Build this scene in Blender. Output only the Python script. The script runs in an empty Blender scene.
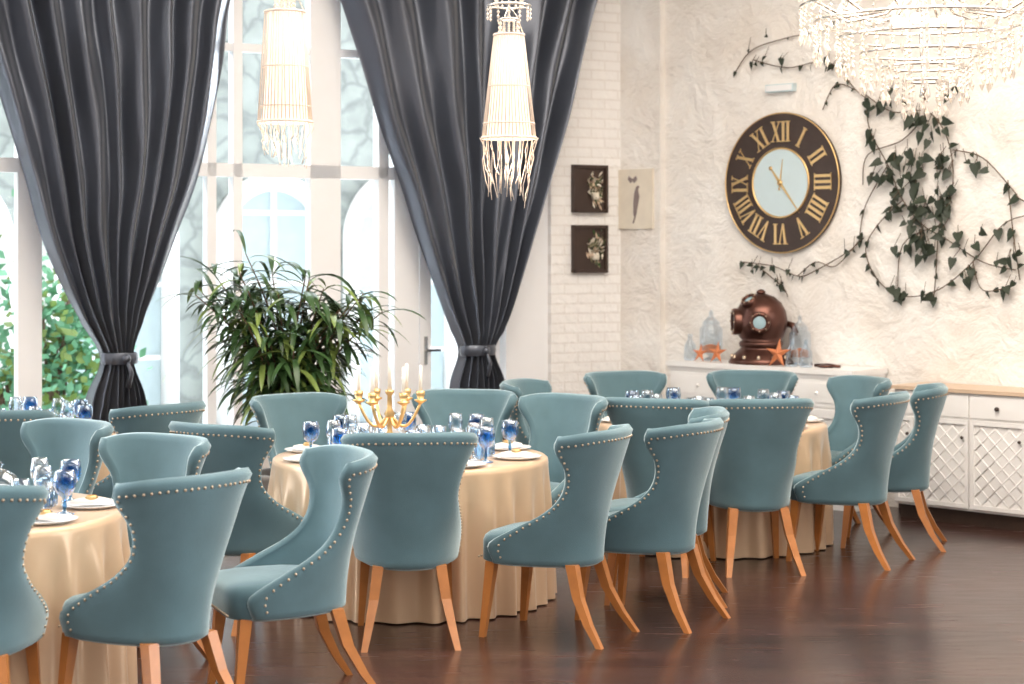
import bpy, math, random
from mathutils import Vector, Matrix
R=random.Random(7)
F=1850.0; H=1.88; HY=250.0
pi=math.pi
# ---------------------------------------------------------------- materials
def newmat(n):
    m=bpy.data.materials.new(n); m.use_nodes=True
    nt=m.node_tree; b=nt.nodes['Principled BSDF']
    return m,nt,b
def mat(n,col,rough=.5,metal=0,sheen=0,spec=.5,var=.0,vscale=8,bump=0,bscale=40,emit=None,es=0,trans=0,coat=0,dist=.01,st=None):
    m,nt,b=newmat(n)
    b.inputs['Roughness'].default_value=rough
    b.inputs['Metallic'].default_value=metal
    b.inputs['Specular IOR Level'].default_value=spec
    b.inputs['Sheen Weight'].default_value=sheen
    b.inputs['Sheen Roughness'].default_value=.4
    if st: b.inputs['Sheen Tint'].default_value=(*st,1)
    b.inputs['Coat Weight'].default_value=coat
    b.inputs['Transmission Weight'].default_value=trans
    tc=nt.nodes.new('ShaderNodeTexCoord')
    nz=nt.nodes.new('ShaderNodeTexNoise'); nz.inputs['Scale'].default_value=vscale; nz.inputs['Detail'].default_value=4
    nt.links.new(tc.outputs['Object'],nz.inputs['Vector'])
    mx=nt.nodes.new('ShaderNodeMix'); mx.data_type='RGBA'
    mx.inputs[6].default_value=tuple(max(0,x*(1-var)) for x in col)+(1,)
    mx.inputs[7].default_value=tuple(min(1,x*(1+var)) for x in col)+(1,)
    nt.links.new(nz.outputs['Fac'],mx.inputs[0]); nt.links.new(mx.outputs[2],b.inputs['Base Color'])
    if bump:
        n2=nt.nodes.new('ShaderNodeTexNoise'); n2.inputs['Scale'].default_value=bscale; n2.inputs['Detail'].default_value=6
        nt.links.new(tc.outputs['Object'],n2.inputs['Vector'])
        bp=nt.nodes.new('ShaderNodeBump'); bp.inputs['Strength'].default_value=bump; bp.inputs['Distance'].default_value=dist
        nt.links.new(n2.outputs['Fac'],bp.inputs['Height']); nt.links.new(bp.outputs['Normal'],b.inputs['Normal'])
    if emit:
        b.inputs['Emission Color'].default_value=(*emit,1); b.inputs['Emission Strength'].default_value=es
    return m
def glassmat(n,col,gl=.15,rough=.05):
    m=bpy.data.materials.new(n); m.use_nodes=True; nt=m.node_tree; nt.nodes.clear()
    o=nt.nodes.new('ShaderNodeOutputMaterial'); t=nt.nodes.new('ShaderNodeBsdfTransparent'); g=nt.nodes.new('ShaderNodeBsdfGlossy')
    t.inputs[0].default_value=(*col,1); g.inputs['Roughness'].default_value=rough; g.inputs[0].default_value=(.9,.95,1,1)
    lw=nt.nodes.new('ShaderNodeLayerWeight'); lw.inputs[0].default_value=gl
    mx=nt.nodes.new('ShaderNodeMixShader')
    nt.links.new(lw.outputs['Facing'],mx.inputs[0]); nt.links.new(t.outputs[0],mx.inputs[1]); nt.links.new(g.outputs[0],mx.inputs[2])
    nt.links.new(mx.outputs[0],o.inputs[0]); return m
M={}
M['fabric']=mat('teal_velvet',(.086,.162,.192),.8,sheen=1.0,var=.28,vscale=5,bump=.2,bscale=260,st=(.78,.95,1))
M['leg']=mat('orange_wood',(.47,.175,.045),.32,var=.25,vscale=14)
M['nail']=mat('brass_nail',(.55,.43,.32),.3,1)
M['cloth']=mat('champagne_satin',(.68,.47,.30),.3,metal=.12,sheen=.3,var=.06,vscale=3)
M['wood']=mat('pale_wood_top',(.62,.46,.33),.4,var=.15,vscale=12)
M['white']=mat('white_paint',(.88,.86,.84),.4,var=.02)
M['pvc']=mat('window_frame_white',(.88,.88,.89),.35,var=.02)
M['curtain']=mat('slate_satin',(.078,.090,.118),.29,metal=.45,sheen=.3,spec=.9,var=.15,vscale=3)
M['green']=mat('leaf_green',(.04,.09,.028),.35,var=.5,vscale=5)
M['green2']=mat('leaf_olive',(.17,.24,.06),.35,var=.4,vscale=5)
M['bush']=mat('bush_green',(.14,.34,.20),.6,var=.4,vscale=5)
M['vine']=mat('vine_leaf',(.022,.033,.018),.55,var=.4,vscale=7)
M['stem']=mat('vine_stem',(.13,.09,.06),.8,var=.2)
M['trunk']=mat('trunk_brown',(.13,.08,.05),.8,var=.3)
M['pot']=mat('pot_ceramic',(.35,.33,.31),.4,var=.1)
M['soil']=mat('soil',(.04,.025,.015),.95,var=.3,bump=.5)
M['darkwood']=mat('clock_dark_wood',(.045,.027,.02),.45,var=.4,vscale=9,bump=.2)
M['gold']=mat('gold',(.80,.54,.25),.35,1)
M['dial']=mat('clock_dial',(.55,.67,.71),.5,var=.04)
M['bronze']=mat('copper_bronze',(.12,.055,.042),.28,.8,var=.4,vscale=6)
M['portglass']=mat('porthole_glass',(.35,.5,.55),.1,var=.1)
M['blackframe']=mat('brown_black_frame',(.045,.025,.018),.5,var=.4)
M['moss']=mat('moss',(.22,.2,.12),.9,var=.5)
M['paper']=mat('aged_paper',(.76,.69,.58),.7,var=.12,vscale=10)
M['ink']=mat('print_ink',(.25,.2,.19),.8,var=.2)
M['star']=mat('starfish_orange',(.60,.2,.08),.7,var=.2,bump=.4,bscale=80)
M['candle']=mat('candle_wax',(.9,.86,.78),.5,var=.02)
M['plate']=mat('porcelain',(.85,.85,.85),.2,var=.01)
M['napkin']=mat('napkin',(.75,.72,.68),.8,var=.04)
M['blue']=glassmat('blue_glass',(.34,.58,.80),.4)
M['paleblue']=glassmat('pale_blue_glass',(.60,.75,.87),.5)
M['clear']=glassmat('clear_glass',(.84,.89,.93),.35)
M['pane']=glassmat('window_glass',(.97,.985,1),.03,.02)
M['crystal']=mat('crystal',(.88,.80,.72),.06,spec=1,trans=.35,emit=(1,.88,.72),es=.03)  # faint warm emission added so the crystals look lit
M['bulb']=mat('bulb',(1,.95,.85),.4,emit=(1,.85,.6),es=12)
M['shade']=mat('woven_shade',(.88,.80,.72),.8,var=.1,vscale=60,emit=(1,.84,.66),es=.5)
M['thread']=mat('cotton_thread',(.72,.62,.54),.9,var=.1,emit=(1,.86,.7),es=.06)
M['chrome']=mat('nickel',(.8,.78,.75),.2,1)
M['ceil']=mat('ceiling_white',(.8,.77,.72),.9,var=.03)
def brickmat(n,c1,c2,mortar,scale,bs,rough=.85,dist=.015):
    m,nt,b=newmat(n); b.inputs['Roughness'].default_value=rough
    tc=nt.nodes.new('ShaderNodeTexCoord'); br=nt.nodes.new('ShaderNodeTexBrick')
    nt.links.new(tc.outputs['Object'],br.inputs['Vector'])
    br.inputs['Color1'].default_value=(*c1,1); br.inputs['Color2'].default_value=(*c2,1); br.inputs['Mortar'].default_value=(*mortar,1)
    br.inputs['Scale'].default_value=1; br.inputs['Brick Width'].default_value=scale[0]; br.inputs['Row Height'].default_value=scale[1]; br.inputs['Mortar Size'].default_value=scale[2]
    nt.links.new(br.outputs['Color'],b.inputs['Base Color'])
    nz=nt.nodes.new('ShaderNodeTexNoise'); nz.inputs['Scale'].default_value=18; nt.links.new(tc.outputs['Object'],nz.inputs['Vector'])
    ma=nt.nodes.new('ShaderNodeMath'); ma.operation='SUBTRACT'; nt.links.new(nz.outputs['Fac'],ma.inputs[0]); nt.links.new(br.outputs['Fac'],ma.inputs[1])
    bp=nt.nodes.new('ShaderNodeBump'); bp.inputs['Strength'].default_value=bs; bp.inputs['Distance'].default_value=dist
    nt.links.new(ma.outputs[0],bp.inputs['Height']); nt.links.new(bp.outputs['Normal'],b.inputs['Normal']); return m
M['brick']=brickmat('white_brick',(.90,.88,.86),(.87,.85,.83),(.82,.79,.76),(.26,.08,.008),.7,dist=.018)
def stonemat():
    m,nt,b=newmat('exterior_stone'); b.inputs['Roughness'].default_value=.9
    tc=nt.nodes.new('ShaderNodeTexCoord'); v=nt.nodes.new('ShaderNodeTexVoronoi'); v.feature='DISTANCE_TO_EDGE'; v.inputs['Scale'].default_value=4.2
    nz=nt.nodes.new('ShaderNodeTexNoise'); nz.inputs['Scale'].default_value=3; nz.inputs['Detail'].default_value=6
    mx=nt.nodes.new('ShaderNodeMix'); mx.data_type='RGBA'; mx.inputs[0].default_value=.25
    nt.links.new(tc.outputs['Object'],nz.inputs['Vector']); nt.links.new(tc.outputs['Object'],mx.inputs[6]); nt.links.new(nz.outputs['Color'],mx.inputs[7])
    nt.links.new(mx.outputs[2],v.inputs['Vector'])
    cr=nt.nodes.new('ShaderNodeValToRGB'); cr.color_ramp.elements[0].color=(.34,.38,.37,1); cr.color_ramp.elements[1].color=(.50,.55,.53,1); cr.color_ramp.elements[1].position=.12
    nt.links.new(v.outputs['Distance'],cr.inputs[0])
    m2=nt.nodes.new('ShaderNodeMix'); m2.data_type='RGBA'; m2.blend_type='MULTIPLY'; m2.inputs[0].default_value=.6
    nt.links.new(cr.outputs[0],m2.inputs[6]); nt.links.new(nz.outputs['Fac'],m2.inputs[7]); nt.links.new(m2.outputs[2],b.inputs['Base Color']); return m
M['extstone']=stonemat()
M['extwhite']=mat('exterior_white_trim',(.85,.86,.86),.8,var=.03)
M['extglass']=mat('exterior_window_blue',(.42,.52,.56),.3,var=.1)
M['extground']=mat('exterior_paving',(.6,.6,.58),.9,var=.1)
def plaster():
    m,nt,b=newmat('rough_plaster'); b.inputs['Roughness'].default_value=.9
    tc=nt.nodes.new('ShaderNodeTexCoord')
    n1=nt.nodes.new('ShaderNodeTexNoise'); n1.inputs['Scale'].default_value=1.6; n1.inputs['Detail'].default_value=8
    cr=nt.nodes.new('ShaderNodeValToRGB'); cr.color_ramp.elements[0].color=(.82,.765,.705,1); cr.color_ramp.elements[1].color=(.91,.885,.85,1)
    cr.color_ramp.elements[0].position=.35; cr.color_ramp.elements[1].position=.6
    v=nt.nodes.new('ShaderNodeTexNoise'); v.inputs['Scale'].default_value=3.2; v.inputs['Detail'].default_value=12; v.inputs['Distortion'].default_value=.35; v.inputs['Roughness'].default_value=.62
    bp=nt.nodes.new('ShaderNodeBump'); bp.inputs['Strength'].default_value=.85; bp.inputs['Distance'].default_value=.09
    for x in (n1,v): nt.links.new(tc.outputs['Object'],x.inputs['Vector'])
    nt.links.new(n1.outputs['Fac'],cr.inputs[0]); nt.links.new(cr.outputs[0],b.inputs['Base Color'])
    nt.links.new(v.outputs['Fac'],bp.inputs['Height']); nt.links.new(bp.outputs['Normal'],b.inputs['Normal']); return m
M['plaster']=plaster()
def floormat():
    m,nt,b=newmat('dark_plank_floor')
    tc=nt.nodes.new('ShaderNodeTexCoord'); br=nt.nodes.new('ShaderNodeTexBrick')
    nt.links.new(tc.outputs['Object'],br.inputs['Vector'])
    br.inputs['Color1'].default_value=(.070,.034,.027,1); br.inputs['Color2'].default_value=(.038,.019,.016,1); br.inputs['Mortar'].default_value=(.012,.007,.006,1)
    br.inputs['Scale'].default_value=1; br.inputs['Brick Width'].default_value=1.6; br.inputs['Row Height'].default_value=.17; br.inputs['Mortar Size'].default_value=.003
    nz=nt.nodes.new('ShaderNodeTexNoise'); nz.inputs['Scale'].default_value=3; nz.inputs['Detail'].default_value=8
    mp=nt.nodes.new('ShaderNodeMapping'); mp.inputs['Scale'].default_value=(1,8,1)
    nt.links.new(tc.outputs['Object'],mp.inputs[0]); nt.links.new(mp.outputs[0],nz.inputs['Vector'])
    mx=nt.nodes.new('ShaderNodeMix'); mx.data_type='RGBA'; mx.blend_type='MULTIPLY'; mx.inputs[0].default_value=.6
    nt.links.new(br.outputs['Color'],mx.inputs[6]); nt.links.new(nz.outputs['Color'],mx.inputs[7])
    ad=nt.nodes.new('ShaderNodeMix'); ad.data_type='RGBA'; ad.blend_type='ADD'; ad.inputs[0].default_value=.35
    nt.links.new(mx.outputs[2],ad.inputs[6]); nt.links.new(br.outputs['Color'],ad.inputs[7]); nt.links.new(ad.outputs[2],b.inputs['Base Color'])
    mr=nt.nodes.new('ShaderNodeMapRange'); mr.inputs[3].default_value=.15; mr.inputs[4].default_value=.34
    b.inputs['Specular IOR Level'].default_value=.55
    nt.links.new(nz.outputs['Fac'],mr.inputs[0]); nt.links.new(mr.outputs[0],b.inputs['Roughness']); return m
M['floor']=floormat()
# ---------------------------------------------------------------- mesh builder
class MB:
    def __init__(s): s.v=[];s.f=[];s.mi=[];s.sm=[];s.mats=[]
    def m(s,k):
        if k not in s.mats: s.mats.append(k)
        return s.mats.index(k)
    def add(s,vs,fs,k,smooth=False,X=None):
        o=len(s.v)
        for p in vs:
            p=Vector(p)
            if X is not None: p=X@p
            s.v.append(p)
        i=s.m(k)
        for f in fs: s.f.append([o+a for a in f]); s.mi.append(i); s.sm.append(smooth)
    def box(s,a,b,k,X=None):
        x0,y0,z0=a;x1,y1,z1=b
        vs=[(x0,y0,z0),(x1,y0,z0),(x1,y1,z0),(x0,y1,z0),(x0,y0,z1),(x1,y0,z1),(x1,y1,z1),(x0,y1,z1)]
        s.add(vs,[(3,2,1,0),(4,5,6,7),(0,1,5,4),(1,2,6,5),(2,3,7,6),(3,0,4,7)],k,False,X)
    def frustum(s,c0,w0,c1,w1,k):
        vs=[]
        for c,w in((c0,w0),(c1,w1)):
            for dx,dy in((-1,-1),(1,-1),(1,1),(-1,1)): vs.append((c[0]+dx*w,c[1]+dy*w,c[2]))
        s.add(vs,[(3,2,1,0),(4,5,6,7),(0,1,5,4),(1,2,6,5),(2,3,7,6),(3,0,4,7)],k)
    def lathe(s,prof,k,n=20,X=None,smooth=True,ex=1.0,a=1,b=1,fn=None):
        vs=[];fs=[]
        for r,z in prof:
            for i in range(n):
                t=2*pi*i/n; c,sn=math.cos(t),math.sin(t)
                if ex!=1: c=math.copysign(abs(c)**ex,c); sn=math.copysign(abs(sn)**ex,sn)
                p=(r*c*a,r*sn*b,z)
                vs.append(fn(p) if fn else p)
        for j in range(len(prof)-1):
            for i in range(n):
                k2=(i+1)%n; fs.append((j*n+i,j*n+k2,(j+1)*n+k2,(j+1)*n+i))
        s.add(vs,fs,k,smooth,X)
    def tube(s,pts,r,k,n=6,X=None):
        pts=[Vector(p) for p in pts]; vs=[];fs=[]
        rr=r if isinstance(r,(list,tuple)) else [r]*len(pts)
        for i,p in enumerate(pts):
            d=(pts[min(i+1,len(pts)-1)]-pts[max(i-1,0)])
            if d.length<1e-9: d=Vector((0,0,1))
            d.normalize(); a=d.orthogonal().normalized() if abs(d.z)>.95 else d.cross(Vector((0,0,1))).normalized(); b=d.cross(a)
            for j in range(n):
                t=2*pi*j/n; vs.append(p+(a*math.cos(t)+b*math.sin(t))*rr[i])
        for i in range(len(pts)-1):
            for j in range(n):
                q=(j+1)%n; fs.append((i*n+j,i*n+q,(i+1)*n+q,(i+1)*n+j))
        fs.append(tuple(range(n))[::-1]); fs.append(tuple((len(pts)-1)*n+j for j in range(n)))
        s.add(vs,fs,k,True,X)
    def ball(s,c,r,k,n=10,m=6,X=None,sc=(1,1,1)):
        vs=[];fs=[]
        for j in range(m+1):
            ph=pi*j/m
            for i in range(n):
                t=2*pi*i/n; vs.append((c[0]+r*sc[0]*math.sin(ph)*math.cos(t),c[1]+r*sc[1]*math.sin(ph)*math.sin(t),c[2]-r*sc[2]*math.cos(ph)))
        for j in range(m):
            for i in range(n):
                q=(i+1)%n; fs.append((j*n+i,j*n+q,(j+1)*n+q,(j+1)*n+i))
        s.add(vs,fs,k,True,X)
    def octa(s,c,r,h,k):
        x,y,z=c
        s.add([(x+r,y,z),(x,y+r,z),(x-r,y,z),(x,y-r,z),(x,y,z+h),(x,y,z-h)],[(0,1,4),(1,2,4),(2,3,4),(3,0,4),(1,0,5),(2,1,5),(3,2,5),(0,3,5)],k)
    def prism(s,poly,z0,z1,k,X=None):
        n=len(poly); vs=[(x,y,z0) for x,y in poly]+[(x,y,z1) for x,y in poly]
        fs=[tuple(range(n))[::-1],tuple(range(n,2*n))]+[(i,(i+1)%n,n+(i+1)%n,n+i) for i in range(n)]
        s.add(vs,fs,k,False,X)
    def torus(s,R0,r,k,n=40,m=8,X=None,c=(0,0,0)):
        vs=[];fs=[]
        for i in range(n):
            t=2*pi*i/n
            for j in range(m):
                p=2*pi*j/m; q=R0+r*math.cos(p); vs.append((c[0]+q*math.cos(t),c[1]+q*math.sin(t),c[2]+r*math.sin(p)))
        for i in range(n):
            for j in range(m): fs.append((i*m+j,((i+1)%n)*m+j,((i+1)%n)*m+(j+1)%m,i*m+(j+1)%m))
        s.add(vs,fs,k,True,X)
    def mesh(s,name):
        me=bpy.data.meshes.new(name); me.from_pydata([tuple(p) for p in s.v],[],s.f)
        for k in s.mats: me.materials.append(M[k])
        me.polygons.foreach_set('material_index',s.mi); me.polygons.foreach_set('use_smooth',s.sm); me.update(); return me
    def obj(s,name,mw=None): return put(s.mesh(name),name,mw)
def put(me,name,mw=None):
    o=bpy.data.objects.new(name,me); bpy.context.scene.collection.objects.link(o)
    if mw is not None: o.matrix_world=mw
    return o
def at(x,y,z=0,rz=0): return Matrix.Translation((x,y,z))@Matrix.Rotation(rz,4,'Z')
def frame(o,u):
    u=Vector(u).normalized(); up=Vector((0,0,1)); n=u.cross(up)
    m=Matrix.Identity(4)
    for i in range(3): m[i][0]=u[i]; m[i][1]=up[i]; m[i][2]=n[i]; m[i][3]=o[i]
    return m
# wall frames: local x right, y up, z into the room
AC=math.radians(45); CU=Vector((math.cos(AC),-math.sin(AC),0)); CO=Vector((3.14+.45*math.sin(AC),12.55+.45*math.cos(AC),0)); CM=frame(CO,CU)
def loc(O,U,px,py,off=0):
    n=U.cross(Vector((0,0,1))); P=O+n*off; k=(px-512)/F
    t=(k*P.y-P.x)/(U.x-k*U.y); q=P+U*t
    return t,H-(py-HY)/F*q.y
def lc(px,py,off=0): return loc(CO,CU,px,py,off)
AW=math.radians(30); WU=Vector((math.cos(AW),math.sin(AW),0))
tc0=lc(617,200)[0]; corner=CO+CU*tc0
WO=corner+Vector((0,-.12,0)); WM=frame(WO,WU)
def lw(px,py,off=0): return loc(WO,WU,px,py,off)
# ---------------------------------------------------------------- room
ZC=5.2
b=MB(); b.box((-9,-1,-.1),(9,25,0),'floor'); b.obj('floor')
e1=CO+CU*5.4; e2=WO-WU*8.4
b=MB(); b.add([(-9,-1,ZC),(9,-1,ZC),(9,e1.y,ZC),(e1.x,e1.y,ZC),(corner.x,corner.y,ZC),(e2.x,e2.y,ZC),(-9,e2.y,ZC)],[(6,5,4,3,2,1,0)],'ceil'); b.obj('ceiling')
b=MB(); b.box((tc0,0,-.25),(5.5,ZC,0),'plaster'); b.obj('wall_right',CM)
tp=lc(660,200,.06)[0]
b=MB(); b.box((tc0-.02,0,.0),(tp,ZC,.06),'plaster'); b.obj('trim_1',CM)
b=MB(); b.box((lc(900,0)[0],0,0),(5.4,.12,.02),'darkwood'); b.obj('baseboard_right',CM)
xp=lw(551,200)[0]; xl=-8.5; xd0=lw(392,200,-.15)[0]
b=MB(); b.box((xp,0,-.32),(0.03,ZC,0),'brick'); b.obj('wall_pier',WM)
b=MB()
b.box((xl,4.5,-.3),(xp,ZC,-.02),'plaster'); b.box((xl,0,-.3),(xd0,.42,-.04),'plaster'); b.box((xl,.42,-.3),(xd0,.45,.03),'white')
b.obj('wall_back',WM)
def wx(px): return lw(px,200,-.15)[0]
b=MB()
def vb(px0,px1,y0=.45,y1=4.5,d=.05): b.box((wx(px0),y0,-.15-d),(wx(px1),y1,-.15+d),'pvc')
for a,c in((-260,-235),(-120,-95),(16,40),(205,214),(231,240),(308,338),(376,386),(404,416)): vb(a,c)
vb(392,404,0); b.box((wx(500),0,-.25),(xp+.001,4.5,-.05),'pvc')
b.box((xl,.45,-.2),(wx(392),.53,-.1),'pvc')
zt=lw(310,172,-.15)[1]; zu=lw(310,52,-.15)[1]
b.box((xl,zt-.05,-.2),(xp,zt+.05,-.1),'pvc'); b.box((xl,zu-.03,-.19),(xp,zu+.03,-.11),'pvc'); b.box((xl,4.42,-.2),(xp,4.5,-.1),'pvc')
o=b.obj('window_1',WM)
b=MB(); b.box((xl,.5,-.152),(wx(404),4.45,-.148),'pane'); g=b.obj('glass',WM); g.parent=o; g.matrix_parent_inverse=o.matrix_world.inverted()
b=MB(); x0,x1=wx(418),wx(498)
b.box((x0,.02,-.18),(x0+.1,zt-.06,-.12),'pvc'); b.box((x1-.1,.02,-.18),(x1,zt-.06,-.12),'pvc'); b.box((x0,.02,-.18),(x1,.5,-.12),'pvc'); b.box((x0,zt-.16,-.18),(x1,zt-.06,-.12),'pvc')
b.box((x0+.1,.5,-.152),(x1-.1,zt-.16,-.148),'pane'); hx=x0+.05
b.box((hx-.015,.98,-.12),(hx+.015,1.2,-.108),'chrome'); b.box((hx-.01,1.08,-.1),(hx+.12,1.1,-.085),'chrome'); b.box((hx-.01,1.08,-.12),(hx+.01,1.1,-.085),'chrome')
b.obj('door_1',WM)
# exterior building
b=MB(); Z=-5.5
def we(px,py): return lw(px,py,Z)
xr=we(620,200)[0]
b.box((-14,0,Z-.3),(xr,7,Z),'extstone')
for pc,ptop in ((272,182),(400,178),(-60,175),(110,178)):
    cx=we(pc,200)[0]; top=we(pc,ptop)[1]; hw=.62; y0=top-hw*1.1
    pts=[(cx+hw*math.cos(t),y0+1.1*hw*math.sin(t),Z+.05) for t in [pi*i/24 for i in range(25)]]
    pts=[(cx+hw,0,Z+.05)]+pts+[(cx-hw,0,Z+.05)]
    b.tube(pts,.10,'extwhite',8)
    b.prism([(p[0],p[1]) for p in pts],Z,Z+.03,'extglass')
    for k in range(1,4): b.box((cx-hw,k*.75,Z+.03),(cx+hw,k*.75+.05,Z+.05),'extwhite')
    b.box((cx-.03,0,Z+.03),(cx+.03,top,Z+.05),'extwhite')
b.obj('exterior_stone_building',WM)
b=MB(); b.box((-14,-.02,Z+.2),(xr,0.004,-.33),'extground'); b.obj('exterior_paving',WM)
b=MB(); OB=-2.4
for (pc,py,n,sx,sy) in ((66,365,900,.24,.34),(48,300,110,.1,.2),(-60,330,500,.4,.5),(12,385,200,.2,.2)):
    cx,cy=lw(pc,py,OB)
    for i in range(n):
        c=Vector((R.gauss(cx,sx),max(.15,R.gauss(cy,sy)),OB+R.gauss(0,.2)))
        d=Vector((R.uniform(-1,1),R.uniform(-.5,1),R.uniform(-1,1))).normalized()*R.uniform(.08,.16); w=d.orthogonal().normalized()*.035
        b.add([c,c+d*.5+w,c+d,c+d*.5-w],[(0,1,2,3)],R.choice(['bush','bush','green2']))
    for k in range(6): b.tube([(cx+R.uniform(-.1,.1),0.01,OB),(cx+R.uniform(-.2,.2),cy,OB)],.015,'trunk',5)
b.obj('garden_bush',WM)
# ---------------------------------------------------------------- curtains
def curtain(rows,seed,npl=9):
    rr=random.Random(seed); OFF=.17
    tab=[]
    for y,l,r in rows:
        mid=(l+r)/2; z=lw(mid,y,OFF)[1]; tab.append((y,lw(l,y,OFF)[0],lw(r,y,OFF)[0],z))
    ys=[r[0] for r in rows]; NV=90; NU=260; vs=[];fs=[]
    def cat(col,y):
        for i in range(len(tab)-1):
            if y<=tab[i+1][0] or i==len(tab)-2:
                p0=tab[max(i-1,0)];p1=tab[i];p2=tab[i+1];p3=tab[min(i+2,len(tab)-1)]
                t=(y-p1[0])/(p2[0]-p1[0]); m1=(p2[col]-p0[col])/(p2[0]-p0[0])*(p2[0]-p1[0]); m2=(p3[col]-p1[col])/(p3[0]-p1[0])*(p2[0]-p1[0])
                return (2*t**3-3*t*t+1)*p1[col]+(t**3-2*t*t+t)*m1+(-2*t**3+3*t*t)*p2[col]+(t**3-t*t)*m2
    wmax=tab[0][2]-tab[0][1]
    kn=[0]
    while kn[-1]<1: kn.append(kn[-1]+rr.uniform(.6,1.45)/(2*npl))
    kn=[k/kn[-1] for k in kn]; amp=[rr.uniform(.55,1.15)*(1 if i%2 else -1) for i in range(len(kn))]
    def prof(u):
        u=min(max(u,0),1)
        for i in range(len(kn)-1):
            if u<=kn[i+1]+1e-9:
                t=(u-kn[i])/(kn[i+1]-kn[i]); t=t*t*(3-2*t); return amp[i]+(amp[i+1]-amp[i])*t
        return amp[-1]
    ph=[rr.uniform(0,6.28) for _ in range(6)]
    for j in range(NV+1):
        y=ys[0]+(ys[-1]-ys[0])*j/NV
        l=cat(1,y);r=cat(2,y);z=cat(3,y); w=r-l; q=min(1,w/wmax); A=.05+.045*q
        if w<.45: A=.02+.13*w
        for i in range(NU+1):
            u=i/NU
            uu=u+.012*math.sin(2*pi*1.5*u+ph[0]+j*.035)*math.sin(pi*u)
            s=prof(uu)
            dp=A*s+.008*math.sin(2*pi*4*u+j*.16+ph[1])+.005*math.sin(2*pi*13*u+j*.3+ph[2])+.007*math.sin(2*pi*6*u-j*.25+ph[3])
            dp+= .06*math.sin(pi*u)*(1-q)
            vs.append((l+w*u,z,OFF+dp))
    for j in range(NV):
        for i in range(NU):
            a=j*(NU+1)+i; fs.append((a,a+NU+1,a+NU+2,a+1))
    b=MB(); b.add(vs,fs,'curtain',True)
    tie=min(tab,key=lambda t:t[2]-t[1]); cx=(tie[1]+tie[2])/2; hw=(tie[2]-tie[1])/2+.01
    X=Matrix.Translation((cx,tie[3],OFF+.03))@Matrix.Rotation(math.radians(90),4,'X')
    b.lathe([(1,-.04),(1.05,-.03),(1.08,0),(1.05,.03),(1,.04)],'curtain',24,X,a=hw,b=.09)
    b.ball((cx+.02,tie[3],OFF+.12),.035,'curtain',10,8)
    b.tube([(cx+.02,tie[3],OFF+.13),(cx+.05,tie[3]-.1,OFF+.14),(cx+.03,tie[3]-.2,OFF+.13)],[.012,.018,.022],'curtain')
    b.obj('curtain',WM)
curtain([(-110,-60,262),(-50,-45,246),(0,-28,233),(60,-10,226),(120,10,215),(180,28,200),(230,42,182),(280,62,163),(320,82,146),(358,102,134),(395,90,147),(430,84,152),(500,80,158)],1,9)
curtain([(-110,300,612),(-50,322,602),(0,343,590),(60,362,575),(120,380,562),(180,402,546),(230,418,532),(280,436,518),(320,450,505),(350,461,491),(380,454,499),(430,450,502),(483,448,504)],5,8)
# ---------------------------------------------------------------- dining chair
def tabf(xs,ys,x):
    n=len(xs)
    if x<=xs[0]: return ys[0]
    if x>=xs[-1]: return ys[-1]
    i=max(k for k in range(n-1) if xs[k]<=x)
    t=(x-xs[i])/(xs[i+1]-xs[i]); h=xs[i+1]-xs[i]
    g=lambda a,c:(ys[c]-ys[a])/(xs[c]-xs[a])
    m1=g(max(i-1,0),i+1)*h; m2=g(i,min(i+2,n-1))*h
    return (2*t**3-3*t*t+1)*ys[i]+(t**3-2*t*t+t)*m1+(-2*t**3+3*t*t)*ys[i+1]+(t**3-t*t)*m2
ZT=[.37,.46,.54,.62,.71,.82,.93,1.0]
WT=[.258,.272,.265,.248,.235,.258,.312,.338]
FT=[.45,.47,.35,.21,.135,.135,.20,.185]
YT=[-.25,-.255,-.262,-.272,-.29,-.32,-.355,-.37]
def S(th,v):
    sn=math.sin(th); zt=1.0-.022*abs(sn)**4
    z=.37+v*(zt-.37)
    W=tabf(ZT,WT,z);Fw=tabf(ZT,FT,z);yb=tabf(ZT,YT,z)
    return Vector((W*math.copysign(abs(sn)**.9,sn),yb+Fw*(1-math.cos(th)),z))
def SN(th,v):
    e=1e-3; a=S(th+e,v)-S(th-e,v); c=S(th,min(v+e,1))-S(th,max(v-e,0)); return a.cross(c).normalized()
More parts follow.
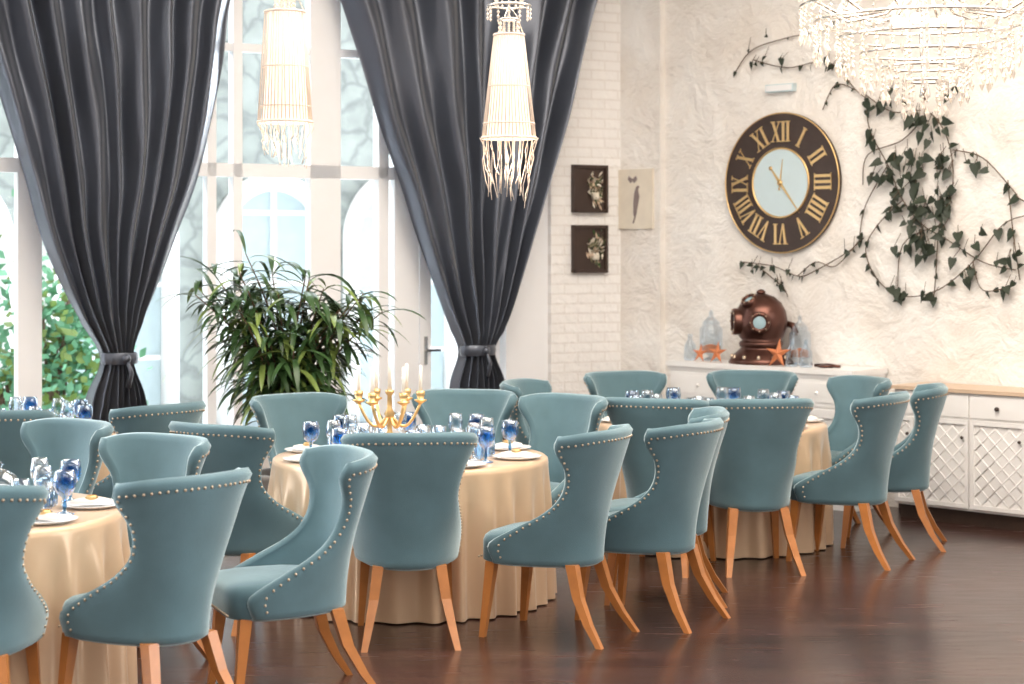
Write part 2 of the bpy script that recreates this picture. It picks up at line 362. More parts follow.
def chair_mesh():
    b=MB(); N=36; K=26; TH=.05; out=[];inn=[]
    T=lambda i:-pi/2+pi*i/N*1.0
    for j in range(K+1):
        for i in range(N+1):
            th=T(i)*.999; v=j/K; p=S(th,v); n=SN(th if abs(th)>1e-4 else 1e-4,v); out.append(p); inn.append(p-n*TH)
    if (out[N//2]-inn[N//2]).y>0: inn=[o+(o-q) for o,q in zip(out,inn)]
    W1=N+1; no=len(out); fs=[]
    for j in range(K):
        for i in range(N):
            a=j*W1+i; fs.append((a,a+1,a+W1+1,a+W1)); fs.append((no+a,no+a+W1,no+a+W1+1,no+a+1))
    bd=[i for i in range(W1)]+[j*W1+N for j in range(1,K+1)]+[K*W1+i for i in range(N-1,-1,-1)]+[j*W1 for j in range(K-1,0,-1)]
    vs=out+inn; L=len(bd); mid0=len(vs)
    for q,idx in enumerate(bd):
        j,i=divmod(idx,W1)
        jn=min(max(j,1),K-1); inx=min(max(i,1),N-1); d=out[idx]-out[jn*W1+inx]
        if d.length>0: d.normalize()
        vs.append((out[idx]+inn[idx])/2+d*.018)
    for q in range(L):
        a,c=bd[q],bd[(q+1)%L]; fs.append((c,a,mid0+q,mid0+(q+1)%L)); fs.append((mid0+(q+1)%L,mid0+q,no+a,no+c))
    b.add(vs,fs,'fabric',True)
    pr=[(.0,.365),(.95,.365),(1,.375),(1.0,.45),(1.0,.468),(.97,.490),(.9,.505),(.7,.517),(.4,.524),(0,.526)]
    def tap(p):
        y=p[1]+.05
        k=1 if y>0 else 1-.66*min(1,(-y/.25))**1.15
        return (p[0]*k,p[1],p[2])
    b.lathe(pr,'fabric',64,Matrix.Translation((0,.052,0)),True,ex=.42,a=.245,b=.256,fn=tap)
    for sx in(-1,1):
        b.frustum((sx*.225,.275,0),.014,(sx*.2,.235,.37),.025,'leg')
        P=[(sx*.15,-.17,.372,.026),(sx*.172,-.212,.22,.023),(sx*.197,-.275,.1,.019),(sx*.22,-.345,0,.015)]
        vs=[];f=[]
        for x,y,z,w in P:
            for dx,dy in((-1,-1),(1,-1),(1,1),(-1,1)): vs.append((x+dx*w,y+dy*w,z))
        for j in range(3):
            for i in range(4): q=(i+1)%4; f.append((j*4+q,j*4+i,(j+1)*4+i,(j+1)*4+q))
        f.append((12,13,14,15)); f.append((0,1,2,3)); b.add(vs,f,'leg')
    path=[]
    for i in range(60): path.append((-1.46,.0+.955*i/59))
    for i in range(1,100): path.append((-1.46+2.92*i/99,.955))
    for i in range(1,60): path.append((1.46,.955-.955*i/59))
    pts=[(S(t,v),t,v) for t,v in path]; acc=0; last=pts[0][0]
    for p,t,v in pts:
        acc+=(p-last).length; last=p
        if acc>=.028:
            acc=0; n=SN(t,v); o=Vector((p.x,p.y-.1,0)); 
            if n.dot(o)<0: n=-n
            b.ball(p+n*.001,.0066,'nail',6,4)
    for i in range(15): b.ball((-.2+.4*i/14,.308,.385),.0062,'nail',6,4)
    b.lathe([(0,.366),(.9,.366)],'fabric',24,Matrix.Translation((0,-.02,0)),a=.2,b=.2)
    return b.mesh('dining_chair')
CH=chair_mesh()
def chair(x,y,fx,fy):
    l=math.hypot(fx,fy); fx/=l;fy/=l
    rz=math.atan2(fy,fx)-pi/2
    put(CH,'dining_chair',at(x+fx*.32,y+fy*.32,0,rz))
chairs=[(-2.04,6.72,-.1,1),(-1.18,7.12,-1,.78),(-.66,7.98,-1,-.42),(-1.52,9.16,.72,1.1),(-1.58,8.60,-.62,-.9),(-2.16,9.35,-.85,-1),
(-2.8,9.9,-.1,1),(-1.9,10.35,-1,.8),(-.475,8.70,-.1,1),(.49,8.93,-1,.5),(.96,9.28,-.95,.6),(1.12,9.95,-1,.12),
(-1.34,11.05,.73,-.9),(-.27,11.40,-.15,-1),(.38,11.0,-.85,-.9),(.80,10.72,.45,1.2),(0.0,12.2,1,-.35),
(1.46,10.68,-.12,1),(2.30,11.07,-1,.6),(2.72,11.75,-1,.25),(2.44,12.52,-1,-.4),(1.74,13.2,-.35,-1),(.74,13.1,.5,-1)]
for c in chairs: chair(*c)
# ---------------------------------------------------------------- tables
def table_mesh(seed,r=.745):
    rr=random.Random(seed); b=MB(); N=480; ph=[rr.uniform(0,6.28) for _ in range(8)]
    kn=[0]
    while kn[-1]<1: kn.append(kn[-1]+rr.uniform(.6,1.4)/58)
    if len(kn)%2==0: kn.pop()
    kn=[k/kn[-1] for k in kn]; amp=[rr.uniform(.5,1.1)*(1 if i%2 else -1) for i in range(len(kn))]; amp[-1]=amp[0]
    P=[]; j=0
    for i in range(N):
        u=i/N
        while u>kn[j+1]: j+=1
        t=(u-kn[j])/(kn[j+1]-kn[j]); t=t*t*(3-2*t); P.append(amp[j]+(amp[j+1]-amp[j])*t)
    prof=[(0,.765),(.3,.765),(.6,.765),(.95,.765),(.985,.762),(1,.752),(1.004,.73)]
    vs=[];fs=[]; rows=[]
    for a,z in prof: rows.append((a*r,z,0))
    for j in range(1,25): t=j/24; rows.append((r*1.004+.02*t,.73-.722*t,min(1,t*4)*(.5+.5*t)))
    for R0,z,am in rows:
        for i in range(N):
            t=2*pi*i/N
            q=R0+am*(.036*P[i]+.005*math.sin(9*t+z*5+ph[0]))
            vs.append((q*math.cos(t),q*math.sin(t),z))
    for j in range(len(rows)-1):
        for i in range(N): k=(i+1)%N; fs.append((j*N+i,(j+1)*N+i,(j+1)*N+k,j*N+k))
    b.add(vs,fs,'cloth',True); return b.mesh('banquet_table')
TB=[(-2.41,7.9),(-.55,10.05),(1.29,12.0),(-3.1,11.15)]
for i,(x,y) in enumerate(TB): put(table_mesh(i),'banquet_table',at(x,y))
g=1.12
def sc(pr): return [(r*g,z*g) for r,z in pr]
b=MB(); b.lathe(sc([(0,.0),(.036,.001),(.036,.005),(.01,.012),(.006,.02),(.009,.035),(.006,.05),(.01,.065),(.03,.08),(.041,.105),(.043,.13),(.038,.165),(.036,.165),(.04,.13),(.036,.105),(.0,.075)]),'blue',20); GOB=b.mesh('blue_goblet')
b=MB(); b.lathe(sc([(0,0),(.032,0),(.034,.01),(.037,.11),(.035,.11),(.031,.012),(0,.012)]),'paleblue',18)
for i in range(9): a=2*pi*i/9; b.tube([(.0345*g*math.cos(a),.0345*g*math.sin(a),.01),(.037*g*math.cos(a+.3),.037*g*math.sin(a+.3),.08)],.0022,'blue',4)
TUM=b.mesh('blue_tumbler')
b=MB(); b.lathe(sc([(0,0),(.035,.001),(.035,.004),(.005,.01),(.004,.07),(.01,.078),(.034,.1),(.038,.13),(.031,.175),(.03,.175),(.036,.13),(.032,.102),(0,.08)]),'clear',18); WG=b.mesh('wine_glass')
b=MB(); b.lathe([(0,.004),(.08,.004),(.085,.008),(.13,.018),(.132,.016),(.088,.0),(0,0)],'plate',32)
b.lathe([(1.1,.018),(1.05,.032),(.6,.04),(0,.042)],'napkin',24,a=.03,b=.085); b.lathe([(.022,.028),(.03,.04),(.022,.052)],'gold',14)
PL=b.mesh('dinner_plate')
TZ=.7655; CL=(-2.33,8.42)
for ti,(x,y) in enumerate(TB):
    n=8; a0=.2+ti*.3
    def pt(me,nm,rad,a,rz=0):
        X,Y=x+rad*math.cos(a),y+rad*math.sin(a)
        if math.hypot(X-CL[0],Y-CL[1])>.27: put(me,nm,at(X,Y,TZ,rz))
    for i in range(n):
        a=a0+2*pi*i/n
        pt(PL,'dinner_plate',.60,a,a-pi/2)
        pt(GOB,'blue_goblet',.54,a+.37)
        pt(TUM,'blue_tumbler',.42,a+.17); pt(TUM,'blue_tumbler',.40,a-.07)
        pt(WG,'wine_glass',.42,a-.30)
        pt(TUM,'blue_tumbler',.30,a+.1)
b=MB(); b.lathe([(0,0),(.075,.0),(.075,.012),(.05,.025),(.02,.04),(.014,.08),(.026,.11),(.014,.14),(.012,.2),(.03,.23),(.014,.26),(.012,.33),(.024,.345),(.024,.36),(.012,.36),(0,.36)],'gold',20)
b.lathe([(0,.36),(.011,.36),(.009,.56),(0,.565)],'candle',10)
for i in range(6):
    a=2*pi*i/6; pts=[]
    for t in [q/10 for q in range(11)]:
        rr=.012+.155*t; zz=.22-.07*math.sin(pi*t)+(.07*t*t); pts.append((rr*math.cos(a),rr*math.sin(a),zz))
    b.tube(pts,.009,'gold',6); ex,ey=pts[-1][0],pts[-1][1]; X=Matrix.Translation((ex,ey,pts[-1][2]))
    b.lathe([(0,-.01),(.014,0),(.034,.012),(.034,.018),(.016,.022),(.024,.045),(.024,.065),(.0,.065)],'gold',12,X)
    b.lathe([(0,.05),(.011,.05),(.009,.2),(0,.205)],'candle',8,X)
b.obj('candelabra',at(-.66,9.98,TZ))
b=MB(); b.lathe([(0,0),(.11,0),(.115,.01),(.1,.015),(.095,.05),(.07,.09),(.03,.115),(.008,.12),(.008,.13),(.016,.14),(.0,.155)],'clear',24); b.lathe([(0,.016),(.07,.016),(.06,.04),(0,.05)],'plate',16)
b.obj('glass_cloche',at(CL[0],CL[1],TZ))
# ---------------------------------------------------------------- indoor plant
def blade(b,p,d,L,w,k,droop=.5,seg=6):
    p=Vector(p); d=Vector(d).normalized(); side=d.cross(Vector((0,0,1)))
    if side.length<.1: side=Vector((1,0,0))
    side.normalize(); vs=[];fs=[]
    for i in range(seg+1):
        t=i/seg; ww=w*(math.sin(pi*min(1,t*.93+.04))**.8)*(1 if t<1 else .05)
        vs+= [p-side*ww, p+Vector((0,0,-ww*.35)), p+side*ww]
        p=p+d*(L/seg); d=(d+Vector((0,0,-droop/seg))).normalized()
    for i in range(seg): a=i*3; fs+=[(a,a+1,a+4,a+3),(a+1,a+2,a+5,a+4)]
    b.add(vs,fs,k,True)
b=MB(); b.lathe([(0,0),(.17,0),(.19,.02),(.24,.38),(.25,.4),(.25,.43),(.225,.43),(.22,.39),(0,.38)],'pot',32); b.lathe([(.221,.39),(.1,.4),(0,.4)],'soil',20)
for i in range(36):
    a=i*2.4+R.uniform(-.3,.3); rad=.08+.56*math.sqrt((i+.5)/36); top=Vector((rad*math.cos(a),rad*math.sin(a)*.8,1.90-.65*rad**1.6+R.uniform(-.3,.06)))
    if i%4==3: top.z-=.4
    base=Vector((R.uniform(-.1,.1),R.uniform(-.1,.1),.39)); pts=[]
    for q in range(9):
        t=q/8; pts.append(base.lerp(top,t)+Vector((0,0,.1*math.sin(pi*t)))-Vector((top.x,top.y,0))*.35*math.sin(pi*t)*.6)
    b.tube(pts,[.012-.008*q/8 for q in range(9)],'trunk',5)
    for q in range(28):
        t=.35+.65*q/27; f=t*8; i0=min(int(f),7); p=pts[i0].lerp(pts[i0+1],f-i0); aa=q*2.4+R.uniform(-.4,.4)
        el=R.uniform(-.1,.75)+(.3 if q>24 else 0)
        d=Vector((math.cos(aa)*math.cos(el),math.sin(aa)*math.cos(el),math.sin(el)))
        blade(b,p,d,R.uniform(.28,.42),R.uniform(.015,.023),R.choice(['green','green','green2']),R.uniform(1.0,2.4))
b.obj('potted_indoor_tree',at(-1.47,12.1,0))
# ---------------------------------------------------------------- clock
b=MB(); RC=.56
b.lathe([(0,0),(RC-.01,0),(RC,.01),(RC,.035),(RC-.01,.042),(0,.042)],'darkwood',72,smooth=False)
b.torus(RC-.004,.006,'gold',80,8,c=(0,0,.04)); b.torus(.275,.009,'gold',64,8,c=(0,0,.046))
b.lathe([(.273,.042),(.273,.046),(0,.046)],'dial',64,smooth=False)
def glyph(ch,h):
    t=.024; s=.009
    if ch=='I': w=.046; q=[[(-t/2,0),(t/2,0),(t/2,h),(-t/2,h)],[(-t*.9,0),(t*.9,0),(t*.9,s),(-t*.9,s)],[(-t*.9,h-s),(t*.9,h-s),(t*.9,h),(-t*.9,h)]]
    elif ch=='V':
        w=.1; q=[[(-.038,h),(-.038+t,h),(.009,0),(-.009,0)],[(.038-.011,h),(.038,h),(.006,0),(-.003,0)],[(-.05,h-s),(-.004,h-s),(-.004,h),(-.05,h)],[(.014,h-s),(.05,h-s),(.05,h),(.014,h)]]
    else:
        w=.1; q=[[(-.042,h),(-.042+t,h),(.042,0),(.042-t,0)],[(.030,h),(.039,h),(-.030,0),(-.039,0)],[(-.05,h-s),(-.008,h-s),(-.008,h),(-.05,h)],[(.012,h-s),(.048,h-s),(.048,h),(.012,h)],[(-.05,0),(-.014,0),(-.014,s),(-.05,s)],[(.008,0),(.05,0),(.05,s),(.008,s)]]
    return w,q
RN=['XII','I','II','III','IIII','V','VI','VII','VIII','IX','X','XI']
for i,s in enumerate(RN):
    X=Matrix.Rotation(-2*pi*i/12,4,'Z'); h=.165; ws=sum(glyph(c,h)[0] for c in s); scl=min(1,.205/ws); x=-ws/2
    for c in s:
        w,q=glyph(c,h); x+=w/2
        for poly in q: b.prism([((px+x)*scl,py+.325) for px,py in poly][::-1],.042,.048,'gold',X)
        x+=w/2
def hand(ang,L,back,w):
    X=Matrix.Rotation(-ang,4,'Z'); b.prism([(-w*.4,-back),(w*.4,-back),(w,0),(w*.3,L*.8),(0,L),(-w*.3,L*.8),(-w,0)][::-1],.05,.055,'gold',X); b.lathe([(0,.05),(w*1.3,.05),(w*1.3,.056),(0,.056)],'gold',12,X@Matrix.Translation((0,-back,0)))
hand(math.radians(142),.31,.15,.012); hand(math.radians(8),.19,.05,.007); b.lathe([(0,.046),(.022,.046),(.022,.06),(0,.062)],'gold',20)
t,z=lc(784,183); b.obj('roman_numeral_clock',CM@Matrix.Translation((t,z,.002))@Matrix.Scale(.965,4))
# ---------------------------------------------------------------- vines on wall
def vine(name,stems,leaves,lk,size,dens):
    b=MB()
    for st in stems:
        pts=[]; 
        P=[Vector((*lc(px,py),0.03)) for px,py in st]
        for i in range(len(P)-1):
            p0=P[max(i-1,0)];p1=P[i];p2=P[i+1];p3=P[min(i+2,len(P)-1)]
            for q in range(6):
                t=q/6; pts.append(.5*((2*p1)+(p2-p0)*t+(2*p0-5*p1+4*p2-p3)*t*t+(3*p1-p0-3*p2+p3)*t**3))
        pts.append(P[-1]); b.tube(pts,.0045,'stem',5)
        for p in pts:
            if R.random()<dens: leaf(b,p,R.uniform(.6,1.2)*size,lk)
    for (px,py,sx,sy,n) in leaves:
        for i in range(n):
            p=Vector((*lc(R.gauss(px,sx),R.gauss(py,sy)),R.uniform(.03,.09))); leaf(b,p,R.uniform(.7,1.35)*size,lk)
            q=p+Vector((R.uniform(-.04,.04),R.uniform(.04,.1),0)); q.z=.03; b.tube([p,q],.003,'stem',4)
    b.obj(name,CM)
def leaf(b,p,s,k):
    X=Matrix.Translation(p)@Matrix.Rotation(R.gauss(pi,.7),4,'Z')@Matrix.Rotation(R.uniform(-.7,.7),4,'Y')@Matrix.Rotation(R.uniform(-.1,.7),4,'X')
    pts=[(0,0,0),(.3,-.12,.04),(.42,.12,.08),(.33,.5,.06),(.12,.9,0),(0,1.2,-.05),(-.12,.9,0),(-.33,.5,.06),(-.42,.12,.08),(-.3,-.12,.04)]
    vs=[(a*s,c*s,max(0,d*s)+.0) for a,c,d in pts]+[(0,.4*s,0)]
    fs=[(10,i,(i+1)%10) for i in range(10)]; b.add(vs,fs,k,True,X)
vine('climbing_vine',[
 [(868,95),(872,130),(890,165),(905,200),(925,225),(950,240),(985,262),(1018,270)],
 [(868,95),(895,112),(930,112),(950,140),(955,185),(942,225),(938,275),(936,298)],
 [(955,150),(985,158),(1015,190),(1024,200),(1060,215)],
 [(905,200),(880,225),(868,250),(880,280),(905,296),(940,290),(975,262),(1005,225),(1030,215)],
 [(930,112),(905,140),(870,155),(865,185)],[(890,165),(868,205),(862,235)],[(942,225),(905,245),(900,300)],
 [(1010,180),(1015,230),(1022,280)],[(975,262),(985,290),(1015,286)]],
 [(882,100,7,8,9),(932,118,10,8,14),(905,175,12,14,14),(918,212,14,10,16),(945,195,10,22,20),(940,160,14,10,12),(985,168,10,7,4),(925,240,14,10,14),(1012,262,8,14,8),(965,240,10,10,7),(975,275,5,6,3),(932,295,3,4,2),(880,175,12,20,8),(955,95,3,3,2),(900,290,8,5,3)],
 'vine',.072,.22)
vine('climbing_vine',[[(738,72),(755,50),(790,38),(825,30),(850,10)],[(755,60),(790,68),(830,62),(858,90),(868,98)],[(745,262),(775,266),(800,276),(815,272),(850,252),(866,238)],[(760,266),(785,287),(790,297)],[(825,110),(838,85),(858,90)],[(800,276),(818,262),(838,266),(862,240)]],
 [(780,272,14,6,9),(830,62,14,6,6),(765,52,8,10,7),(850,250,5,7,3)],'vine',.045,.28)
t,z=lc(786,88); b=MB(); b.box((-.16,-.03,.001),(.1,.03,.05),'dial'); b.box((-.15,-.022,.05),(.09,.022,.056),'plate'); b.obj('emergency_light',CM@Matrix.Translation((t,z,0)))
# ---------------------------------------------------------------- sideboard and cabinets
def CF(px): return loc(CO,CU,px,400,.45)[0]
x0,x1=CF(667),CF(853); b=MB()
b.box((x0+.02,.06,.02),(x1-.02,.97,.43),'white'); b.box((x0,.975,.01),(x1,1.015,.46),'white'); b.box((x0+.01,0,.03),(x1-.01,.08,.44),'white'); b.box((x0+.01,.95,.02),(x1-.01,.975,.445),'white')
n=3; w=(x1-x0-.08)/n
for i in range(n):
    a=x0+.04+i*w
    b.box((a+.01,.74,.43),(a+w-.01,.935,.445),'white'); b.box((a+.04,.77,.445),(a+w-.04,.91,.45),'white')
    b.box((a+.01,.12,.43),(a+w-.01,.72,.44),'white')
    for q in((a+.01,.12,a+.07,.72),(a+w-.07,.12,a+w-.01,.72),(a+.07,.12,a+w-.07,.18),(a+.07,.66,a+w-.07,.72)): b.box((q[0],q[1],.44),(q[2],q[3],.455),'white')
    b.ball((a+w/2,.84,.46),.012,'white'); b.ball((a+w-.04,.45,.468),.013,'white')
b.obj('sideboard',CM)
x0=CF(893); x1=x0+2.4; b=MB()
b.box((x0,.1,.02),(x1,.90,.43),'white'); b.box((x0-.02,.905,.01),(x1+.02,.93,.46),'wood'); b.box((x0+.03,0,.03),(x1-.03,.1,.40),'darkwood')
cw=CF(1024)-CF(969)+.02
cols=[x0+.01,CF(969)-cw,CF(969)]+[CF(969)+cw*k for k in (1,2,3,4)]
cols=[c for c in cols if x0<=c<=x1]
for a,c in zip(cols,cols[1:]):
    b.box((a+.008,.74,.43),(c-.008,.885,.448),'white'); m=(a+c)/2
    b.ball((m,.81,.462),.016,'darkwood')
    b.box((a+.008,.12,.43),(c-.008,.72,.438),'white')
    for q in((a+.008,.12,a+.035,.72),(c-.035,.12,c-.008,.72),(a+.035,.12,c-.035,.15),(a+.035,.69,c-.035,.72)): b.box((q[0],q[1],.438),(q[2],q[3],.452),'white')
    X0,X1,Y0,Y1=a+.035,c-.035,.15,.69; st=.105
    for sgn in(1,-1):
        k=-1.0
        while k<1.5:
            xs=[]
            for xx in (X0,X1):
                yy=Y0+sgn*(xx-X0)+k
                if Y0<=yy<=Y1: xs.append((xx,yy))
            for yy in (Y0,Y1):
                xx=X0+sgn*(yy-Y0-k)
                if X0<xx<X1: xs.append((xx,yy))
            if len(xs)>=2:
                p,q=Vector((*xs[0],.438)),Vector((*xs[1],.438)); 
                if (p-q).length>.02: b.tube([p,q],.0065,'white',4)
            k+=st
    b.ball((c-.05,.60,.46),.012,'darkwood')
b.obj('lattice_cabinet',CM)
BT0=1.016
def onboard(px,off=.24,z=BT0,rz=0):
    t=loc(CO,CU,px,360,off)[0]; p=CM@Vector((t,z,off)); return Matrix.Translation(p)@Matrix.Rotation(-AC+rz,4,'Z')
b=MB()
b.lathe([(.245,0),(.25,.01),(.235,.035),(.2,.075),(.165,.105),(.15,.12),(.165,.125),(.17,.15),(.16,.165),(.145,.17),(.17,.2),(.195,.26),(.203,.32),(.19,.39),(.155,.45),(.1,.495),(.045,.515),(0,.52)],'bronze',40,b=.9)
b.lathe([(0,.515),(.03,.515),(.035,.53),(.02,.545),(0,.55)],'bronze',16)
for i in range(12):
    a=2*pi*i/12; b.lathe([(.014,0),(.014,.02),(.007,.028),(0,.028)],'nail',8,Matrix.Translation((.222*math.cos(a),.2*math.sin(a),.04)))
def port(az,el,rad,dist):
    X=Matrix.Translation((0,0,.31))@Matrix.Rotation(az,4,'Z')@Matrix.Rotation(el,4,'Y')@Matrix.Translation((dist,0,0))@Matrix.Rotation(pi/2,4,'Y')
    b.lathe([(rad+.02,-.05),(rad+.025,.02),(rad+.02,.035),(rad,.04),(rad-.008,.028)],'bronze',28,X); b.lathe([(rad,.02),(rad*.6,.026),(0,.028)],'portglass',24,X)
    for k in range(8):
        a=2*pi*k/8; b.ball((((rad+.012)*math.cos(a)),((rad+.012)*math.sin(a)),.038),.008,'nail',6,4,X)
port(-pi/2-.75,0,.075,.175); port(-pi/2+.6,0,.055,.185); port(-pi/2-.1,-.9,.04,.185)
b.tube([(.12,.12,.3),(.18,.15,.28),(.22,.13,.22)],.025,'bronze',10)
b.obj('diving_helmet',onboard(761,.235)@Matrix.Scale(1.03,4))
def jar(px,h,r,off):
    b=MB(); b.lathe([(0,0),(r*.8,0),(r*.8,.01),(r*.2,.025),(r*.2,.04),(r,.06),(r,h*.62),(r*.7,h*.7),(r*.72,h*.72),(r*.8,h*.73),(r*.5,h*.8),(r*.15,h*.88),(r*.22,h*.93),(0,h)],'clear',20)
    b.lathe([(0,.062),(r*.85,.062),(r*.85,.11),(0,.13)],'star',12)
    b.obj('apothecary_jar',onboard(px,off))
jar(711,.40,.09,.2); jar(800,.38,.08,.2)
b=MB(); b.lathe([(0,0),(.045,0),(.05,.02),(.045,.12),(.018,.16),(.016,.2),(.02,.2),(.02,.205),(0,.205)],'clear',16); BT=b.mesh('glass_bottle')
put(BT,'glass_bottle',onboard(792,.39)); put(BT,'glass_bottle',onboard(806,.39)); put(BT,'glass_bottle',onboard(690,.3))
def starfish(px,off,s):
    b=MB(); poly=[]
    for i in range(10):
        a=pi/2+2*pi*i/10; r=s if i%2==0 else s*.33; poly.append((r*math.cos(a),r*math.sin(a)))
    n=10; vs=[(x,y,0) for x,y in poly]+[(0,0,s*.18),(0,0,-s*.1)]
    fs=[(i,(i+1)%n,n) for i in range(n)]+[((i+1)%n,i,n+1) for i in range(n)]; b.add(vs,fs,'star',False)
    b.obj('starfish',onboard(px,off,BT0+s*.79)@Matrix.Rotation(math.radians(78),4,'X'))
starfish(700,.37,.08); starfish(717,.39,.095); starfish(778,.447,.12)
b=MB(); b.lathe([(0,0),(.05,.0),(.07,.012),(.05,.02),(0,.024)],'bronze',14); b.tube([(-.1,0,.012),(0,.02,.02),(.12,0,.012)],.012,'bronze'); b.obj('driftwood',onboard(826,.3))
# ---------------------------------------------------------------- pictures
def blade2(b,p,d,L,w,k):
    d.normalize(); s=d.orthogonal().normalized()*w; b.add([p,p+d*L*.5+s,p+d*L,p+d*L*.5-s],[(0,1,2,3)],k)
def mossframe(py):
    x,z=lw(588,py,0); b=MB(); s=.165; s2=.195
    b.box((-s,-s2,.001),(s,s2,.03),'blackframe')
    for q in((-s,-s2,-s+.025,s2),(s-.025,-s2,s,s2),(-s,-s2,s,-s2+.025),(-s,s2-.025,s,s2)): b.box((q[0],q[1],.03),(q[2],q[3],.05),'blackframe')
    for i in range(120):
        p=Vector((R.gauss(.04,.03),R.gauss(.0,.055),.035)); d=Vector((R.uniform(-.4,.4),R.uniform(-1,.9),R.uniform(.1,.8)))
        blade2(b,p,d,R.uniform(.04,.09),.009,R.choice(['moss','paper','paper','moss','wood','green']))
    b.lathe([(0,0),(.03,.0),(.035,.03),(.028,.06),(0,.06)],'paper',12,Matrix.Translation((.04,-.09,.05))@Matrix.Rotation(-pi/2,4,'X'))
    b.obj('framed_plant_art',WM@Matrix.Translation((x,z,.001)))
mossframe(189); mossframe(249)
x,z=lc(637,199,.06); b=MB(); w,h=.185,.245
b.box((-w,-h,0),(w,h,.02),'paper')
b.prism([(-.02,-.13),(0,-.16),(.03,-.05),(.045,.02),(.03,.07),(.035,.09),(.05,.095),(.03,.11),(.01,.1),(-.01,.05),(-.02,-.03)],.02,.023,'ink')
b.prism([(.0,-.12),(-.03,-.2),(-.015,-.2),(.02,-.1)],.02,.023,'ink')
b.prism([(-.08,.16),(-.05,.13),(-.03,.15),(-.01,.13),(.02,.16),(.01,.19),(-.03,.165),(-.07,.19)],.02,.023,'ink')
b.obj('bird_print',CM@Matrix.Translation((x,z,.061)))
# ---------------------------------------------------------------- pendants
def pendant(px,ytop,ybot,yfr,d,wt,wb):
    X=(px-512)/F*d; z=lambda y:H-(y-HY)/F*d; zb=z(ybot); h=z(ytop)-zb; rt=wt/2/F*d; rb=wb/2/F*d
    b=MB(); n=44
    b.lathe([(rt*.85,h),(rb*.85,0)],'shade',24)
    b.torus(rt,.007,'thread',24,6,c=(0,0,h)); b.torus(rb,.008,'thread',24,6,c=(0,0,0)); b.torus((rt+rb)/2*.99,.004,'thread',24,6,c=(0,0,h*.5)); b.torus(rb*.95,.004,'thread',24,6,c=(0,0,h*.14))
    for i in range(n):
        a=2*pi*i/n; c,s=math.cos(a),math.sin(a); a2=a+R.uniform(-.1,.1)
        b.tube([(rt*math.cos(a2),rt*math.sin(a2),h),(rb*c,rb*s,0)],.0032,'thread',4)
        L=(zb-z(yfr))*R.uniform(.4,1.05); pts=[]
        if i%2==0:
            for q in range(6):
                t=q/5; rr=rb*(1-.25*t)+R.uniform(-.014,.014); aa=a+R.uniform(-.14,.14)*t; pts.append((rr*math.cos(aa),rr*math.sin(aa),-L*t))
            b.tube(pts,.003,'thread',4)
    for i in range(10):
        a=R.uniform(0,6.28); L=(zb-z(yfr))*R.uniform(.6,1.1); rr=R.uniform(0,rb*.6); b.tube([(rr*math.cos(a)+R.uniform(-.02,.02),rr*math.sin(a),-L*t) for t in (0,.3,.6,1)],.003,'thread',4)
    b.ball((0,0,h*.45),.04,'bulb'); b.tube([(0,0,h*.5),(0,0,ZC-zb)],.004,'chrome',5)
    for k,(rr,zz) in enumerate(((.05,h+.08),(.11,h+.15),(.07,h+.22))):
        b.torus(rr,.006,'chrome',20,6,c=(0,0,zz))
        for i in range(12):
            a=2*pi*i/12
            for q in range(3): b.octa((rr*math.cos(a),rr*math.sin(a),zz-.02-.022*q),.008,.012,'crystal')
    for i in range(3): 
        a=2*pi*i/3; b.tube([(0,0,h+.15),(rt*.5*math.cos(a),rt*.5*math.sin(a),h+.1),(rt*math.cos(a),rt*math.sin(a),h)],.003,'chrome',4)
    b.lathe([(0,ZC-zb-.03),(.06,ZC-zb-.03),(.06,ZC-zb),(0,ZC-zb)],'chrome',20)
    b.obj('pendant_lamp',at(X,d,zb))
    return X,d,zb+h*.4
P1=pendant(509,35,138,205,9.5,30,54); P2=pendant(285,12,122,168,9.5,40,54)
# ---------------------------------------------------------------- chandelier
b=MB(); 
def strand(p,L,sp=.026,r=.0085,drop=True):
    n=max(1,int(L/sp))
    for i in range(n): b.octa((p[0],p[1],p[2]-sp*(i+.5)),r,r*1.25,'crystal')
    if drop: b.octa((p[0],p[1],p[2]-L-.03),.013,.032,'crystal')
for rad,z,L,n in((.62,.58,.13,46),(.55,.50,.15,38),(.43,.42,.15,32),(.32,.34,.14,24),(.21,.27,.13,18),(.11,.2,.13,10)):
    b.torus(rad,.008,'chrome',60,6,c=(0,0,z))
    for i in range(n):
        a=2*pi*i/n; strand((rad*math.cos(a),rad*math.sin(a),z),L*R.uniform(.85,1.1))
for i in range(12):
    a=2*pi*i/12; c,s=math.cos(a),math.sin(a)
    b.tube([(r*c,r*s,z) for r,z in((.03,.7),(.2,.55),(.4,.52),(.55,.6),(.6,.7))],.008,'chrome',6)
    X=Matrix.Translation((.6*c,.6*s,.7)); b.lathe([(0,0),(.04,.01),(.045,.02),(.012,.025),(.012,.1),(0,.1)],'crystal',10,X); b.ball((.6*c,.6*s,.835),.018,'bulb',8,6,sc=(1,1,1.9))
    for k in range(5): strand((.6*c+.04*math.cos(k*1.25),.6*s+.04*math.sin(k*1.25),.71),.05)
    for q in range(28):
        t=q/27; r=.12+.48*t; z=1.25-.6*t-.18*math.sin(pi*t); b.octa((r*c,r*s,z),.01,.012,'crystal')
b.torus(.12,.01,'chrome',30,6,c=(0,0,1.25)); 
for k in range(6): a=k*pi/3; b.ball((.14*math.cos(a),.14*math.sin(a),.5),.028,'bulb',8,6)
ZB=2.53; b.lathe([(.0,.1),(.03,.12),(.015,.2),(.03,.4),(.015,.6),(.05,.75),(.02,.9),(.03,1.2),(.012,1.3),(.012,ZC-ZB-.05),(.09,ZC-ZB-.04),(.09,ZC-ZB),(0,ZC-ZB)],'chrome',16)
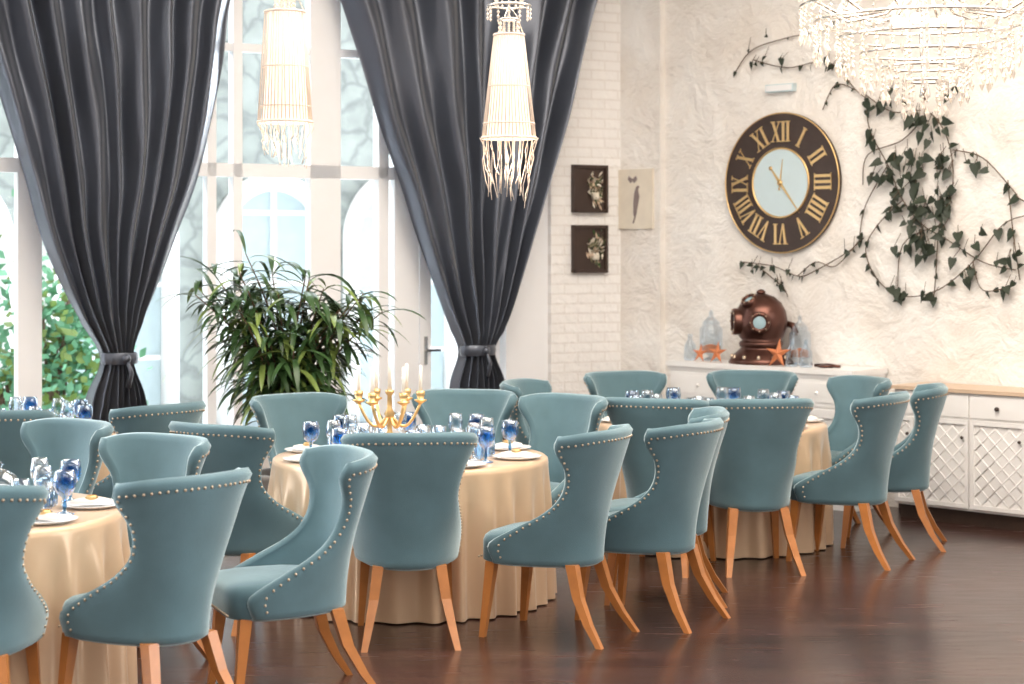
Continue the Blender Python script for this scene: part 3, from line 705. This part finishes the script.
b.obj('crystal_chandelier',at((925-512)/F*9.3,9.3,ZB))
# ---------------------------------------------------------------- lights
def light(n,kind,loc_,e,col,size=.1,rot=None,sy=None):
    l=bpy.data.lights.new(n,kind); l.energy=e; l.color=col
    if kind=='AREA':
        l.size=size
        if sy: l.shape='RECTANGLE'; l.size_y=sy
    else: l.shadow_soft_size=size
    o=bpy.data.objects.new(n,l); bpy.context.scene.collection.objects.link(o); o.location=loc_
    if rot: o.rotation_euler=rot
    return o
light('ceiling_fill','AREA',(1,9.5,ZC-.05),400,(1,.90,.79),5,sy=4)  # unseen soft area fill added under the ceiling to brighten the room
light('ceiling_fill','AREA',(0,4,ZC-.05),240,(1,.93,.86),5,sy=4)  # second added fill, towards the camera end
light('chandelier_glow','POINT',(2.1,9.3,3.3),95,(1,.82,.62),.2)
light('pendant_glow','POINT',(P1[0],P1[1],P1[2]-.35),6,(1,.8,.6),.1); light('pendant_glow','POINT',(P2[0],P2[1],P2[2]-.35),6,(1,.8,.6),.1)
w=bpy.data.worlds.new('World'); bpy.context.scene.world=w; w.use_nodes=True; nt=w.node_tree; bg=nt.nodes['Background']
tc=nt.nodes.new('ShaderNodeTexCoord'); sp=nt.nodes.new('ShaderNodeSeparateXYZ'); mr=nt.nodes.new('ShaderNodeMapRange')
nt.links.new(tc.outputs['Generated'],sp.inputs[0]); nt.links.new(sp.outputs['Y'],mr.inputs[0]); mr.inputs[1].default_value=-.2; mr.inputs[2].default_value=.3
mx=nt.nodes.new('ShaderNodeMix'); mx.data_type='RGBA'; mx.clamp_result=False; mx.inputs[6].default_value=(1.08,.97,.90,1); mx.inputs[7].default_value=(15,16,16.6,1)
nt.links.new(mr.outputs[0],mx.inputs[0]); nt.links.new(mx.outputs[2],bg.inputs[0]); bg.inputs[1].default_value=1.0
# ---------------------------------------------------------------- camera
cam=bpy.data.cameras.new('Camera'); co=bpy.data.objects.new('Camera',cam); bpy.context.scene.collection.objects.link(co)
co.location=(0,0,H); co.rotation_euler=(pi/2,0,0); cam.sensor_width=36; cam.lens=F/1024*36; cam.shift_y=-(342-HY)/1024; cam.clip_end=200
cam.dof.use_dof=True; cam.dof.focus_distance=9.3; cam.dof.aperture_fstop=2.8
bpy.context.scene.camera=co
vs=bpy.context.scene.view_settings
vs.view_transform='Standard'; vs.look='None'; vs.exposure=0.0
